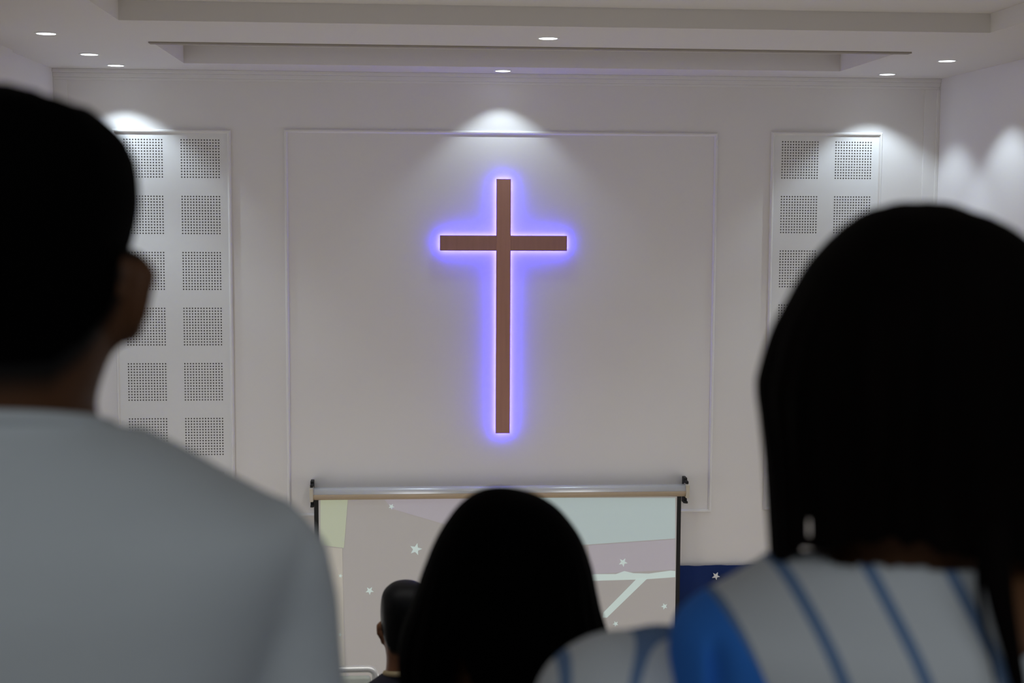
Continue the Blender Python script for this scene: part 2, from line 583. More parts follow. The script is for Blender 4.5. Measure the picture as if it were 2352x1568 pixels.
# ------------------------------------------------------------------ projection screen
SY = BACK - .16
sl, sr = at(713, 1130, SY).x, at(1580, 1130, SY).x
zc0, zc1 = at(1150, 1143, SY).z, at(1150, 1115.5, SY).z
screen = thing('projection_screen', 'wall-mounted roll-down projection screen showing pale bands and stars', 'screen', ((sl + sr) / 2, SY, zc0))
so = Vector(screen.location)
hw = (sr - sl) / 2
ch = zc1 - zc0
bm = bmesh.new()
prof = []
for k in range(24):                                               # rounded case section
    a = 2 * math.pi * k / 24
    c, s_ = math.cos(a), math.sin(a)
    prof.append((math.copysign(abs(c) ** .75, c) * .05, ch / 2 + math.copysign(abs(s_) ** .75, s_) * ch / 2))
e0 = [bm.verts.new((-hw, y, z)) for y, z in prof]; e1 = [bm.verts.new((hw, y, z)) for y, z in prof]
for k in range(24):
    bm.faces.new((e0[k], e0[(k + 1) % 24], e1[(k + 1) % 24], e1[k]))
bm.faces.new(e0); bm.faces.new(e1)
obj('case', bm, M_case, screen, True)
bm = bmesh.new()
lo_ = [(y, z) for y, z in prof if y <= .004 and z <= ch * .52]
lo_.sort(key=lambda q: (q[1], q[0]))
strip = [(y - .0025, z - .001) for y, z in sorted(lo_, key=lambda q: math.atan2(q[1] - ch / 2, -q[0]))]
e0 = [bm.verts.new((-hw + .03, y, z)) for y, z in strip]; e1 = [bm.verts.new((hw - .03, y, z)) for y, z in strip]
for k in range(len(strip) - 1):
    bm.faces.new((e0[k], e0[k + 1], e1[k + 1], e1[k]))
warm_refl = thicken(obj('case_lip', bm, mat('tan_lip', (.50, .39, .27), .4, .4, vary=.04), screen, True), .002)  # warm reflection of the floor, painted as a tan strip on the case
warm_refl['label'] = 'tan lower lip of the silver case'
M_cap = mat('case_end_cap', (.55, .50, .40), .5, .3, vary=.05)
for sx in (-1, 1):
    bm = bmesh.new()
    box(bm, sx * hw - .018 - sx * .012, sx * hw + .018 - sx * .012, -.058, .058, -.012, ch + .003, .008)
    obj('end_cap', bm, M_cap, screen)
    bm = bmesh.new()
    box(bm, sx * (hw - .012) - .016, sx * (hw - .012) + .016, .06, .16, -.085, ch + .05, .003)
    box(bm, sx * (hw - .012) - .014, sx * (hw - .012) + .014, -.02, .06, ch + .005, ch + .03, .003)
    box(bm, sx * (hw - .012) - .014, sx * (hw - .012) + .014, .0, .06, -.075, -.055, .003)
    obj('bracket', bm, M_black, screen)

fl_, fr_ = at(722, 1250, SY).x - so.x, at(1563, 1250, SY).x - so.x
FH = 2.05
M_fabric = bpy.data.materials.new('lit_screen'); M_fabric.use_nodes = True
nt = M_fabric.node_tree; b = nt.nodes['Principled BSDF']
b.inputs['Base Color'].default_value = (.40, .39, .38, 1); b.inputs['Roughness'].default_value = .9
b.inputs['Emission Color'].default_value = (.130, .120, .115, 1); b.inputs['Emission Strength'].default_value = 1.0
bm = bmesh.new(); box(bm, fl_ + .01, fr_ - .01, .005, .008, -FH, .01)
obj('fabric', bm, M_fabric, screen)
for a, b_ in ((fl_, fl_ + .042), (fr_ - .040, fr_)):
    bm = bmesh.new(); box(bm, a, b_, .002, .010, -FH, .01)
    obj('side_border', bm, M_black, screen)
bm = bmesh.new(); tube(bm, [(fl_, .006, -FH), (fr_, .006, -FH)], .022, 12)
obj('bottom_bar', bm, M_black, screen)


def glow(name, col, k=1.0):
    m = mat(name, (.4, .4, .4), .9, .1, emit=col, estr=k)
    return m


def panel(name, pts, m, y=-.001):
    """flat patch of the projected picture: pixel outline on the screen's own plane"""
    bm = bmesh.new()
    vs2 = []
    for px, py in pts:
        q = at(px, py, SY)
        vs2.append((q.x - so.x, q.z - so.z))
    f = [bm.verts.new((x, y, z)) for x, z in vs2]; g = [bm.verts.new((x, y + .001, z)) for x, z in vs2]
    bm.faces.new(f); bm.faces.new(g[::-1])
    for k in range(len(f)):
        n = (k + 1) % len(f)
        bm.faces.new((f[k], g[k], g[n], f[n]))
    return obj(name, bm, m, screen)


G_green = glow('projected_green', (.20, .23, .135))
G_cyan = glow('projected_cyan', (.195, .265, .265))
G_white = glow('projected_white', (.30, .385, .36))
G_tan = glow('projected_tan', (.205, .185, .145))
G_mauve = glow('projected_mauve', (.165, .145, .175))
panel('projected_block', [(736, 1143), (799, 1143), (790, 1258), (744, 1252), (736, 1252)], G_green)
panel('projected_block', [(736, 1255), (786, 1259), (792, 1560), (792, 1600), (736, 1600)], G_tan, .0)
panel('projected_block', [(880, 1143), (1180, 1143), (1180, 1250), (900, 1168)], G_mauve, .0)
panel('projected_block', [(1180, 1143), (1551, 1143), (1551, 1236), (1352, 1250), (1180, 1262)], G_cyan)
panel('projected_block', [(1352, 1252), (1551, 1238), (1551, 1308), (1352, 1318)], G_mauve, .0)
panel('projected_band', [(1340, 1322), (1366, 1318), (1415, 1318), (1434, 1311), (1455, 1316), (1490, 1317), (1540, 1310), (1551, 1311),
                         (1551, 1325), (1480, 1330), (1340, 1334)], G_white)
panel('projected_band', [(1462, 1329), (1487, 1328), (1394, 1418), (1384, 1418), (1386, 1406)], G_white)
for px, py, r, rot in ((955, 1261, .062, .25), (849, 1356, .042, .6), (899, 1163, .030, .5), (1431, 1291, .046, .5), (1526, 1392, .034, .9),
                       (782, 1322, .022, .3), (781, 1457, .02, .2), (1414, 1432, .03, .8)):
    st = obj('projected_star', star_bm(r, rot, -.0022, -.0012), G_white, screen)
    q = at(px, py, SY)
    st.location = (q.x - so.x, 0, q.z - so.z)

# ------------------------------------------------------------------ chair in the row below
CY = 6.4
p = at(868, 1535, CY)
cx1, ctop = p.x, p.z
fz = -1.35
cw = .44
chair = thing('stacking_chair', 'chrome-framed stacking chair with pale backrest, partly seen beyond the grey tee shoulder', 'chair', (cx1 - cw / 2, CY, fz))
hh = ctop - fz
rt = .016
hx = cw / 2 - .012
bm = bmesh.new()
arc = [(-hx, 0, hh - .10)] + [(-hx + .034 - .034 * math.cos(a), 0, hh - .034 + .034 * math.sin(a)) for a in [k * math.pi / 12 for k in range(7)]]
arc += [(hx - .034 + .034 * math.sin(a), 0, hh - .034 + .034 * math.cos(a)) for a in [k * math.pi / 12 for k in range(7)]] + [(hx, 0, hh - .10)]
arc = [(-hx, .03, .45)] + arc + [(hx, .03, .45)]
tube(bm, arc, rt, 14)
obj('back_frame', bm, M_chrome, chair, True)
bm = bmesh.new(); box(bm, -hx + .02, hx - .02, -.016, .016, hh - .36, hh - .032, .014)
obj('backrest', bm, M_seat, chair, True)
bm = bmesh.new(); box(bm, -hx + .005, hx - .005, .03, .43, .435, .475, .018)
obj('seat', bm, M_seat, chair, True)
for sx in (-1, 1):
    for y0, y1 in ((.03, -.03), (.40, .44)):
        bm = bmesh.new(); tube(bm, [(sx * hx, y0, .45), (sx * (hx + .01), y1, .012)], .011, 12)
        leg = obj('leg', bm, M_chrome, chair, True)
        bm = bmesh.new(); tube(bm, [(sx * (hx + .01), y1, .03), (sx * (hx + .01), y1, 0)], .015, 12)
        obj('rubber_foot', bm, M_rubber, leg, True)


# ------------------------------------------------------------------ people
def head_features(bm, c, hd, ear_out=.014, ears=True, hw_=.076):
    """c: centre of the skull; face towards +y"""
    x, y, z = c
    ellipsoid(bm, (x, y + .035, z - .062), (.052, .058, .056))               # jaw
    ellipsoid(bm, (x, y + .092, z - .022), (.012, .018, .026))               # nose
    ellipsoid(bm, (x, y + .100, z - .036), (.016, .012, .009))
    ellipsoid(bm, (x, y + .084, z - .064), (.024, .013, .008))               # lips
    ellipsoid(bm, (x, y + .078, z - .096), (.020, .016, .013))               # chin
    ellipsoid(bm, (x, y + .080, z + .018), (.050, .016, .010))               # brow
    for s in (-1, 1):
        ellipsoid(bm, (x + s * .040, y + .066, z - .034), (.022, .022, .018))  # cheek
        if ears:
            for (ex, ey, ez), r_ in (((.004, -.006, -.008), (.0105, .021, .033)), ((.008, -.012, .010), (.0105, .012, .020)),
                                     ((.001, .000, -.034), (.009, .011, .013))):
                rot = Matrix.Rotation(-s * math.radians(32), 3, 'Z') @ Matrix.Rotation(s * math.radians(8), 3, 'Y')
                ellipsoid(bm, (x + s * (hw_ + ex), y + ey, z + ez), r_, rot=rot)


def hand(bm, w, s, dirn):
    """palm, four fingers of different lengths and a thumb; w: wrist, s: side"""
    w = Vector(w)
    fwd = Vector((0, 1, 0)); down = Vector(dirn).normalized()
    pc = w + down * .045
    ellipsoid(bm, pc, (.015, .040, .052))
    for k, (off, ln) in enumerate(((.030, .070), (.010, .080), (-.011, .075), (-.031, .058))):
        b0 = w + down * .078 + fwd * off
        b1 = b0 + down * ln * .45 - Vector((s * .004, 0, 0))
        b2 = b0 + down * ln * .78 - Vector((s * .014, 0, 0))
        b3 = b0 + down * ln - Vector((s * .024, 0, 0))
        limb(bm, [w + down * .04 + fwd * off * .7, b0, b1, b2, b3], [.0085, .0088, .0082, .0076, .0066], 10)
    t0 = w + down * .022 + fwd * .026
    t1 = t0 + down * .030 + fwd * .028 - Vector((s * .008, 0, 0))
    t2 = t1 + down * .030 + fwd * .008 - Vector((s * .006, 0, 0))
    limb(bm, [t0, t1, t2], [.012, .0105, .008], 10)


def lower_body(bm, Hh, hip=.165, female=False):
    ellipsoid(bm, (0, 0, .535 * Hh), (hip, .115, .12))
    for s in (-1, 1):
        limb(bm, [(s * .088, 0, .50 * Hh), (s * .095, .008, .38 * Hh), (s * .098, .006, .285 * Hh), (s * .10, -.014, .20 * Hh), (s * .10, -.012, .10 * Hh), (s * .10, -.01, .05 * Hh)],
             [.088, .072, .054, .052, .040, .036], 18)
        limb(bm, [(s * .10, -.03, .042), (s * .104, .05, .040), (s * .112, .15, .026)], [.036, .036, .026], 14)


def arm_pts(Hh, sw, z_sh, out=.03, fwd=.03):
    sx = sw - .045
    return lambda s: [(s * sx, .012, z_sh), (s * (sx + out * .6), .016, (z_sh + .63 * Hh) / 2 + .02), (s * (sx + out), .010, .63 * Hh),
                      (s * (sx + out + .004), fwd * .6, .56 * Hh), (s * (sx + out), fwd + .02, .485 * Hh)]


def clothes_lower(root, Hh, m_t, hip=.165):
    bm = bmesh.new()
    lower_body_grow(bm, Hh, hip)
    me = remesh(bm, .012, 4)
    link('trousers', me, m_t, root)
    for s in (-1, 1):
        bm = bmesh.new()
        limb(bm, [(s * .10, -.045, .044), (s * .104, .05, .044), (s * .114, .175, .034)], [.044, .046, .034], 14)
        box(bm, s * .107 - .045, s * .107 + .045, -.09, .21, .0, .022, .008)
        me = remesh(bm, .008, 4)
        link('shoe', me, M_shoe, root)


def lower_body_grow(bm, Hh, hip):
    ellipsoid(bm, (0, 0, .535 * Hh), (hip + .012, .128, .125))
    for s in (-1, 1):
        tube(bm, [(s * .088, 0, .51 * Hh), (s * .095, .008, .38 * Hh), (s * .098, .006, .285 * Hh), (s * .10, -.008, .20 * Hh), (s * .10, -.008, .10 * Hh), (s * .10, -.008, .055)],
             [.104, .090, .075, .070, .064, .062], 20)


def rel(rows, Y, root, extra):
    """pixel outline rows (py, px_left, px_right) at distance Y -> loft rows in the person's own frame"""
    out = []
    for (py, a, b), (yb, yf) in zip(rows, extra):
        l_, r_ = at(a, py, Y), at(b, py, Y)
        out.append(((l_.z + r_.z) / 2 - root.z, l_.x - root.x, r_.x - root.x, yb, yf))
    return out


def wrinkle(me, amp, scale, seed=0.0, zmin=-9, zmax=9):
    for v in me.vertices:
        n = noise.noise(Vector((v.co.x * scale + seed, v.co.y * scale, v.co.z * scale * .6)))
        v.co += v.normal * n * amp


def cut(me, drop):
    """remove the faces of a shell for which drop(centre) is true"""
    bm = bmesh.new(); bm.from_mesh(me)
    kill = [f for f in bm.faces if drop(f.calc_center_median())]
    bmesh.ops.delete(bm, geom=kill, context='FACES')
    for _ in range(2):                                             # soften the ragged rim
        bmesh.ops.smooth_vert(bm, verts=[v for v in bm.verts if v.is_boundary], factor=.5, use_axis_x=True, use_axis_y=True, use_axis_z=True)
    bm.to_mesh(me); bm.free()


def stubble(me, fn):
    a = me.attributes.new('stubble', 'FLOAT', 'POINT')
    a.data.foreach_set('value', [fn(v.co) for v in me.vertices])


def fill_eyes(root, c):
    for s in (-1, 1):
        bm = bmesh.new(); ellipsoid(bm, (c[0] + s * .032, c[1] + .078, c[2] + .002), (.0125, .0125, .0125), 16, 10)
        obj('eye', bm, M_eye, root, True)


# ---------------------------------------------------------------- man in the grey tee, left foreground
def man_left():
    Y = 1.0
    cpx = 18
    o = at(cpx, 700, Y); root = Vector((o.x, Y, 0.0))
    Hh = at(cpx, 206, Y).z
    z = lambda py: at(cpx, py, Y).z
    k = lambda d: d / (F * 1.0)
    sym = lambda rows: [(py, cpx - w, cpx + w) for py, w in rows]
    head_rows = sym([(216, 24), (226, 78), (240, 138), (264, 184), (300, 222), (345, 252), (400, 270), (470, 276), (550, 264), (620, 260), (700, 258), (780, 248), (850, 224), (900, 206), (945, 202), (990, 212), (1040, 250)])
    ext = [(-.02, .02), (-.045, .05), (-.066, .07), (-.08, .083), (-.092, .090), (-.099, .094), (-.103, .094), (-.102, .092), (-.098, .090),
           (-.092, .086), (-.080, .072), (-.070, .055), (-.064, .050), (-.062, .050), (-.064, .050), (-.070, .052), (-.078, .055)]
    hr = rel(head_rows, Y, root, ext)
    # the two soft folds of the nape
    bm = bmesh.new()
    fine = resample(hr, 70)[::-1]
    fine = [(zz, a, b, yb - .0022 * math.exp(-((zz - z(872)) / .006) ** 2) - .0025 * math.exp(-((zz - z(912)) / .007) ** 2), yf) for zz, a, b, yb, yf in fine]
    loft(bm, fine, 56)
    hc = (0, 0, z(560))
    head_features(bm, (0, .004, z(585)), None, ears=False)
    for s in (-1, 1):                                              # ears, flaring outward
        rot = Matrix.Rotation(s * math.radians(40), 3, 'Z') @ Matrix.Rotation(s * math.radians(7), 3, 'Y')
        ex = at(cpx + s * 287, 680, Y).x - root.x
        ellipsoid(bm, (ex, -.004, z(672)), (.0105, .024, .032), rot=rot)
        ellipsoid(bm, (ex + s * .005, -.006, z(634)), (.0115, .017, .0165), rot=rot)
        ellipsoid(bm, (ex - s * .003, .002, z(752)), (.010, .013, .0125), rot=rot)
    # torso
    tor = sym([(945, 130), (960, 190), (1000, 290), (1050, 392), (1095, 478), (1130, 545), (1170, 612), (1205, 645), (1260, 650), (1350, 620), (1568, 560), (1800, 520), (2050, 500)])
    tex = [(-.055, .045), (-.062, .05), (-.075, .06), (-.085, .07), (-.094, .08), (-.10, .09), (-.106, .10), (-.11, .108), (-.114, .115), (-.118, .12), (-.115, .12), (-.105, .115), (-.10, .115)]
    tr = rel(tor, Y, root, tex)
    trl = resample(tr, 44)[::-1]
    loft(bm, trl, 48, grow=-.008, power=2.2)
    lower_body(bm, Hh)
    ap = arm_pts(Hh, .198, z(1345), out=.022)
    for s in (-1, 1):
        P = ap(s)
        limb(bm, P, [.050, .045, .040, .034, .026], 16)
        hand(bm, P[-1], s, (0, .25, -1))
    me = remesh(bm, .006, 5)
    zf = z(828)

    def hairline(phi):
        py = interp([(0, 826), (38, 826), (50, 795), (60, 765), (70, 715), (80, 650), (90, 592), (108, 560), (125, 480), (145, 400), (180, 385)], phi)[0]
        return z(py)

    def fade(co):
        if co.z < z(900) or math.hypot(co.x, co.y) > .13: return 0.0
        phi = abs(math.degrees(math.atan2(co.x, -co.y)))
        if abs(co.x) > .080 and phi > 66 and co.z < z(590): return 0.0
        t = (co.z - (hairline(phi) - .024)) / .022
        t = max(0, min(1, t))
        return t * t * (3 - 2 * t)
    stubble(me, fade)
    man = link('person', me, M_skin1)
    man.location = root
    tag(man, 'man seen from behind in a grey-blue tee with cropped black hair, at left', 'person')
    fill_eyes(man, (0, .004, z(585)))
    # hair: an outer shell over the skull
    bm = bmesh.new()
    rows = sym([(203, 18), (208, 44), (226, 92), (236, 152), (262, 196), (308, 242), (360, 273), (430, 285), (494, 283), (546, 272), (600, 262), (700, 258), (780, 248), (850, 224), (900, 206)])
    hrr = resample(rel(rows, Y, root, [(-.02, .02), (-.035, .04), (-.058, .062), (-.076, .078), (-.088, .088), (-.096, .092), (-.101, .094), (-.103, .094), (-.102, .092), (-.099, .090), (-.094, .086), (-.080, .072), (-.070, .055), (-.064, .050)]), 90)[::-1]
    loft(bm, hrr, 110, grow=.0035)
    hm = bpy.data.meshes.new('hair'); bmesh.ops.recalc_face_normals(bm, faces=bm.faces); bm.to_mesh(hm); bm.free()
    for p_ in hm.polygons: p_.use_smooth = True

    def drop(c):
        phi = abs(math.degrees(math.atan2(c.x, -c.y)))
        return c.z < hairline(phi) + .004 + .003 * noise.noise(c * 120)
    cut(hm, drop)
    for v in hm.vertices:                                          # the crown's uneven tufts
        v.co.z += .0035 * noise.noise(Vector((v.co.x * 34 + 3.3, v.co.y * 34, v.co.z * 20))) if v.co.z > z(330) else 0
        n = noise.noise(v.co * 160)
        v.co += v.co.normalized() * n * .0004
        taper = max(0.0, min(1.0, (v.co.z - z(840)) / .05))
        if v.co.y < .03:
            sc_ = 1 - .02 * (1 - taper)
            v.co.x *= sc_; v.co.y *= sc_
    hair = link('hair', hm, M_hair, man); thicken(hair, .004)
    # tee
    bm = bmesh.new()
    st_ = sym([(905, 214), (925, 216), (945, 220), (960, 240), (1000, 318), (1050, 414), (1095, 490), (1130, 562), (1170, 636), (1205, 684), (1260, 700), (1350, 680), (1568, 610), (1800, 545), (2000, 530), (2250, 560), (2650, 615), (3150, 625)])
    sex = [(-.070, .058), (-.071, .06), (-.073, .062), (-.078, .064), (-.088, .072), (-.098, .082), (-.106, .092), (-.112, .10), (-.118, .11), (-.122, .118), (-.126, .126), (-.13, .13), (-.128, .13), (-.122, .125), (-.118, .125), (-.122, .128), (-.140, .140), (-.142, .142)]
    loft(bm, resample(rel(st_, Y, root, sex), 60)[::-1], 56, power=2.15)
    for s in (-1, 1):
        P = [(s * .155, -.005, z(1260)), (s * .174, .004, z(1330)), (s * .179, .010, z(1420)), (s * .182, .012, z(1568)), (s * .186, .014, z(1800)), (s * .188, .016, z(1960))]
        tube(bm, P, [.050, .049, .048, .047, .052, .055], 22)
    sm = remesh(bm, .007, 6)
    wrinkle(sm, .0030, 13, 4.0)
    slope = .24
    yb0 = -.072

    def dropt(c):
        if c.z > z(918) - slope * (c.y - yb0) and math.hypot(c.x, c.y) < .2: return True
        if c.z < .50 * Hh: return True
        return z(1995) < c.z < z(1880) and abs(c.x) > .168
    cut(sm, dropt)
    tee = link('tee_shirt', sm, M_tee, man); thicken(tee, .003)
    # ribbed neckband
    bm = bmesh.new()
    pts = []
    for kk in range(49):
        a = 2 * math.pi * kk / 48
        x, y = (.0665 * math.sin(a)), -.070 * math.cos(a) if math.cos(a) > 0 else -.062 * math.cos(a)
        pts.append((x, y, z(923) - slope * (y - yb0)))
    tube(bm, pts, .0055, 10)
    obj('neckband', bm, M_tee, tee, True)
    clothes_lower(man, Hh, M_trouser)
    return man


# ---------------------------------------------------------------- woman in stripes, right foreground
def stripe_mat(name, mode):
    m = bpy.data.materials.new(name); m.use_nodes = True
    nt = m.node_tree; b = nt.nodes['Principled BSDF']; b.inputs['Roughness'].default_value = .9
    b.inputs['Specular IOR Level'].default_value = .1
    tc = nt.nodes.new('ShaderNodeTexCoord'); sp = nt.nodes.new('ShaderNodeSeparateXYZ')
    nt.links.new(tc.outputs['Object'], sp.inputs[0])

    def math_(op, a, b_=None, c=None):
        n = nt.nodes.new('ShaderNodeMath'); n.operation = op
        for i, v in enumerate((a, b_, c)):
            if v is None: continue
            if isinstance(v, (int, float)): n.inputs[i].default_value = v
            else: nt.links.new(v, n.inputs[i])
        return n.outputs[0]
    return m, nt, b, sp, math_


def mixc(nt, fac, a, b_):
    x = nt.nodes.new('ShaderNodeMix'); x.data_type = 'RGBA'
    nt.links.new(fac, x.inputs['Factor'])
    for k, v in (('A', a), ('B', b_)):
        if isinstance(v, tuple): x.inputs[k].default_value = (*v, 1)
        else: nt.links.new(v, x.inputs[k])
    return x.outputs['Result']


WHITE_CLOTH, STRIPE, PANEL = (.68, .71, .73), (.17, .265, .44), (.045, .22, .74)


def woman_right():
    Y = 1.0
    cpx = 2095
    o = at(cpx, 900, Y); root = Vector((o.x, Y, 0.0))
    z = lambda py: at(cpx, py, Y).z
    X = lambda px, py: at(px, py, Y).x - root.x
    Hh = z(480)
    bm = bmesh.new()
    hz = z(760)
    ellipsoid(bm, (0, 0, hz), (.074, .092, .080), 28, 20)
    head_features(bm, (0, 0, hz - .02), None, hw_=.072)
    tube(bm, [(0, -.012, z(900)), (0, -.018, z(1100)), (0, -.016, z(1220)), (0, -.010, z(1330)), (0, 0, z(1400))], [.058, .053, .052, .058, .066], 28)
    tw = [(1255, 232), (1275, 262), (1300, 310), (1330, 375), (1360, 430), (1385, 480), (1420, 505), (1500, 520), (1650, 500), (1850, 440), (2050, 440)]
    rows = [(py, cpx - w, cpx + w) for py, w in tw]
    tex = [(-.05, .045), (-.056, .05), (-.066, .058), (-.078, .068), (-.088, .08), (-.095, .09), (-.10, .10), (-.105, .115), (-.108, .13), (-.098, .105), (-.10, .10)]
    loft(bm, resample(rel(rows, Y, root, tex), 40)[::-1], 48, grow=-.007, power=2.15)
    lower_body(bm, Hh, .17)
    ap = arm_pts(Hh, .188, z(1610), out=.052)
    for s in (-1, 1):
        P = [(a, b_ + .045 - .008 * i, c) for i, (a, b_, c) in enumerate(ap(s))]
        limb(bm, P, [.042, .038, .033, .029, .022], 16)
        hand(bm, P[-1], s, (0, .25, -1))
    me = remesh(bm, .0065, 5)
    stubble(me, lambda c: 0.0)
    w = link('person', me, M_skin2); w.location = root
    tag(w, 'woman seen from behind in a white blouse with blue stripes, dark bob, at right', 'person')
    fill_eyes(w, (0, 0, hz - .02))
    # hair
    hrows = [(464, 2085, 2135), (472, 2043, 2180), (488, 1998, 2228), (512, 1963, 2278), (540, 1931, 2316), (575, 1897, 2352), (610, 1868, 2380), (650, 1843, 2404), (690, 1820, 2420),
             (760, 1782, 2438), (850, 1754, 2444), (900, 1747, 2442), (980, 1756, 2434), (1060, 1765, 2426), (1150, 1770, 2422), (1230, 1773, 2418), (1310, 1776, 2414)]
    hex_ = [(-.012, .012), (-.035, .03), (-.060, .055), (-.080, .075), (-.094, .088), (-.104, .096), (-.112, .10), (-.117, .103), (-.120, .104), (-.122, .102), (-.120, .10), (-.118, .096), (-.112, .09),
            (-.104, .085), (-.097, .08), (-.092, .075), (-.088, .07)]
    bm = bmesh.new()
    loft(bm, resample(rel(hrows, Y, root, hex_), 150)[::-1], 420)
    hm = bpy.data.meshes.new('hair'); bmesh.ops.recalc_face_normals(bm, faces=bm.faces); bm.to_mesh(hm); bm.free()
    for p_ in hm.polygons: p_.use_smooth = True
    for v in hm.vertices:                                          # locks
        a = math.atan2(v.co.x, -v.co.y)
        dz = max(0, min(1, (z(560) - v.co.z) / .15))
        g = .0018 * math.sin(a * 27 + 3 * noise.noise(Vector((a * 3, v.co.z * 5, 0)))) + .0022 * noise.noise(Vector((a * 9, v.co.z * 3, 2)))
        f = 1 + g * dz / .1
        v.co.x *= f; v.co.y *= f
        if v.co.z > z(500):
            v.co.z += .0025 * noise.noise(Vector((v.co.x * 40, v.co.y * 40, 5)))

    def droph(c):
        world_ = c + root
        px, py = to_px(world_)
        if c.y > .035 and abs(c.x) < .068 and c.z < z(640): return True       # face opening
        back_end = interp([(1760, 1300), (1800, 1290), (1838, 1262), (1880, 1268), (1930, 1262), (1965, 1243), (2010, 1252), (2050, 1238), (2085, 1256), (2120, 1246), (2150, 1272), (2250, 1288), (2450, 1300)], px)[0]
        back_end += 10 * noise.noise(Vector((px * .05, 1, 3)))
        if py > back_end: return True
        slit = (py - 1160) / 100
        if 0 < slit < .84 and c.x < 0 and abs(px - (1853 + 8 * slit)) < 2.0 * min(slit * 2, 1): return True
        return False
    cut(hm, droph)
    hair = link('hair', hm, M_hair2, w); thicken(hair, .004)
    # the lock hanging over the right shoulder
    for (pts, r0) in (([(2272, 1180), (2282, 1290), (2296, 1380), (2316, 1470), (2338, 1575), (2350, 1640)], .0095),
                      ([(2235, 1200), (2262, 1290), (2282, 1370), (2306, 1460), (2330, 1560), (2345, 1630)], .0055),
                      ([(2300, 1180), (2304, 1290), (2314, 1380), (2330, 1470), (2350, 1575), (2358, 1640)], .0055),
                      ([(2262, 1200), (2250, 1300), (2255, 1400), (2275, 1500), (2290, 1580)], .0028)):
        bm = bmesh.new()
        P = []
        for i, (px, py) in enumerate(pts):
            yy = [-.085, -.100, -.112, -.122, -.130, -.134][i]
            q = at(px, py, Y + yy); P.append(q - root)
        tube(bm, resample([tuple(p_) for p_ in P], 24), [r0 * (1 - .75 * (i / 23) ** 1.5) for i in range(24)], 12)
        obj('hair_lock', bm, M_hair2, hair, True)
    # blouse
    m, nt, b, sp, mt = stripe_mat('striped_blouse', 'body')
    zr = z(1296)
    drop_ = mt('SUBTRACT', zr, sp.outputs['Z'])
    u = mt('SUBTRACT', sp.outputs['X'], mt('MULTIPLY', drop_, .345))
    x1 = X(1783, 1296)
    per = .0524
    ph = mt('FLOORED_MODULO', mt('ADD', mt('SUBTRACT', u, x1), per / 2), per) if False else mt('PINGPONG', mt('ADD', mt('SUBTRACT', u, x1), per * 40), per / 2)
    line = mt('LESS_THAN', ph, .0046)
    # wide blue panel between the left shoulder seam and the first stripe
    u2 = mt('SUBTRACT', sp.outputs['X'], mt('MULTIPLY', drop_, .50))
    inpanel = mt('LESS_THAN', u2, X(1640, 1365) - .50 * (zr - z(1365)))
    c0 = mixc(nt, line, WHITE_CLOTH, STRIPE)
    c1 = mixc(nt, inpanel, c0, PANEL)
    nt.links.new(c1, b.inputs['Base Color'])
    bm = bmesh.new()
    st_ = [(1225, 250), (1245, 266), (1262, 300), (1278, 326), (1300, 352), (1330, 396), (1360, 452), (1385, 500), (1402, 528), (1450, 552), (1568, 556), (1750, 540), (1950, 500), (2150, 500), (2500, 580), (2900, 630), (3250, 640)]
    rows = [(py, cpx - w_, cpx + w_) for py, w_ in st_]
    sex = [(-.072, .06), (-.076, .062), (-.080, .064), (-.084, .068), (-.090, .074), (-.098, .084), (-.106, .092), (-.112, .10), (-.116, .11), (-.122, .125), (-.128, .14), (-.125, .14), (-.12, .13), (-.118, .125), (-.135, .138), (-.142, .144), (-.145, .146)]
    loft(bm, resample(rel(rows, Y, root, sex), 60)[::-1], 64, power=2.15)
    sm = remesh(bm, .007, 5)
    wrinkle(sm, .0030, 12, 9.0)
    for v in sm.vertices:                                          # fold running down beside the left sleeve
        if v.co.y < .02:
            v.co.y += .016 * math.exp(-((v.co.x - X(1607, 1480)) / .0048) ** 2) * max(0, min(1, (z(1395) - v.co.z) / .02))

    def dropb(c):
        px, py = to_px(c + root)
        lim = interp([(1700, 1240), (1772, 1268), (1800, 1256), (1830, 1252), (1870, 1266), (1910, 1283), (1960, 1292), (2120, 1300), (2285, 1303), (2300, 1380), (2318, 1470), (2350, 1500), (2420, 1500), (2470, 1400)], px)[0]
        if c.y > 0.0: lim = interp([(-.2, 1240), (-.10, 1262), (-.06, 1330), (0, 1420), (.06, 1420), (.10, 1400), (.2, 1300)], c.x)[0]
        return py < lim or c.z < .48 * Hh
    cut(sm, dropb)
    sh = link('blouse', sm, m, w); thicken(sh, .003)
    # puffed sleeves with their own curved stripes
    for s in (-1, 1):
        m2, nt, b, sp, mt = stripe_mat('striped_sleeve', 'sleeve')
        cx_, cz_ = s * abs(at(1562, 1592, 1.0).x - root.x), z(1592)
        dx = mt('SUBTRACT', sp.outputs['X'], cx_); dz = mt('SUBTRACT', sp.outputs['Z'], cz_)
        d_ = mt('SQRT', mt('ADD', mt('MULTIPLY', dx, dx), mt('MULTIPLY', dz, dz)))
        ln = mt('LESS_THAN', mt('ABSOLUTE', mt('SUBTRACT', d_, .0385)), .0038)
        ln2 = mt('LESS_THAN', mt('ABSOLUTE', mt('SUBTRACT', d_, .083)), .0040)
        ln3 = mt('LESS_THAN', mt('ABSOLUTE', mt('SUBTRACT', d_, .124)), .0040)
        fac = mt('MAXIMUM', mt('MAXIMUM', ln, ln2), ln3)
        nt.links.new(mixc(nt, fac, WHITE_CLOTH, STRIPE), b.inputs['Base Color'])
        bm = bmesh.new()
        YS = 1.047
        ex = lambda px, py: s * abs(at(px, py, YS).x - root.x)
        zz = lambda py: at(cpx, py, YS).z
        ellipsoid(bm, (ex(1440, 1602), .045, zz(1604)), (.0715, .075, .0525), 32, 24)
        ellipsoid(bm, (ex(1530, 1560), .048, zz(1565)), (.046, .066, .0435), 28, 20)
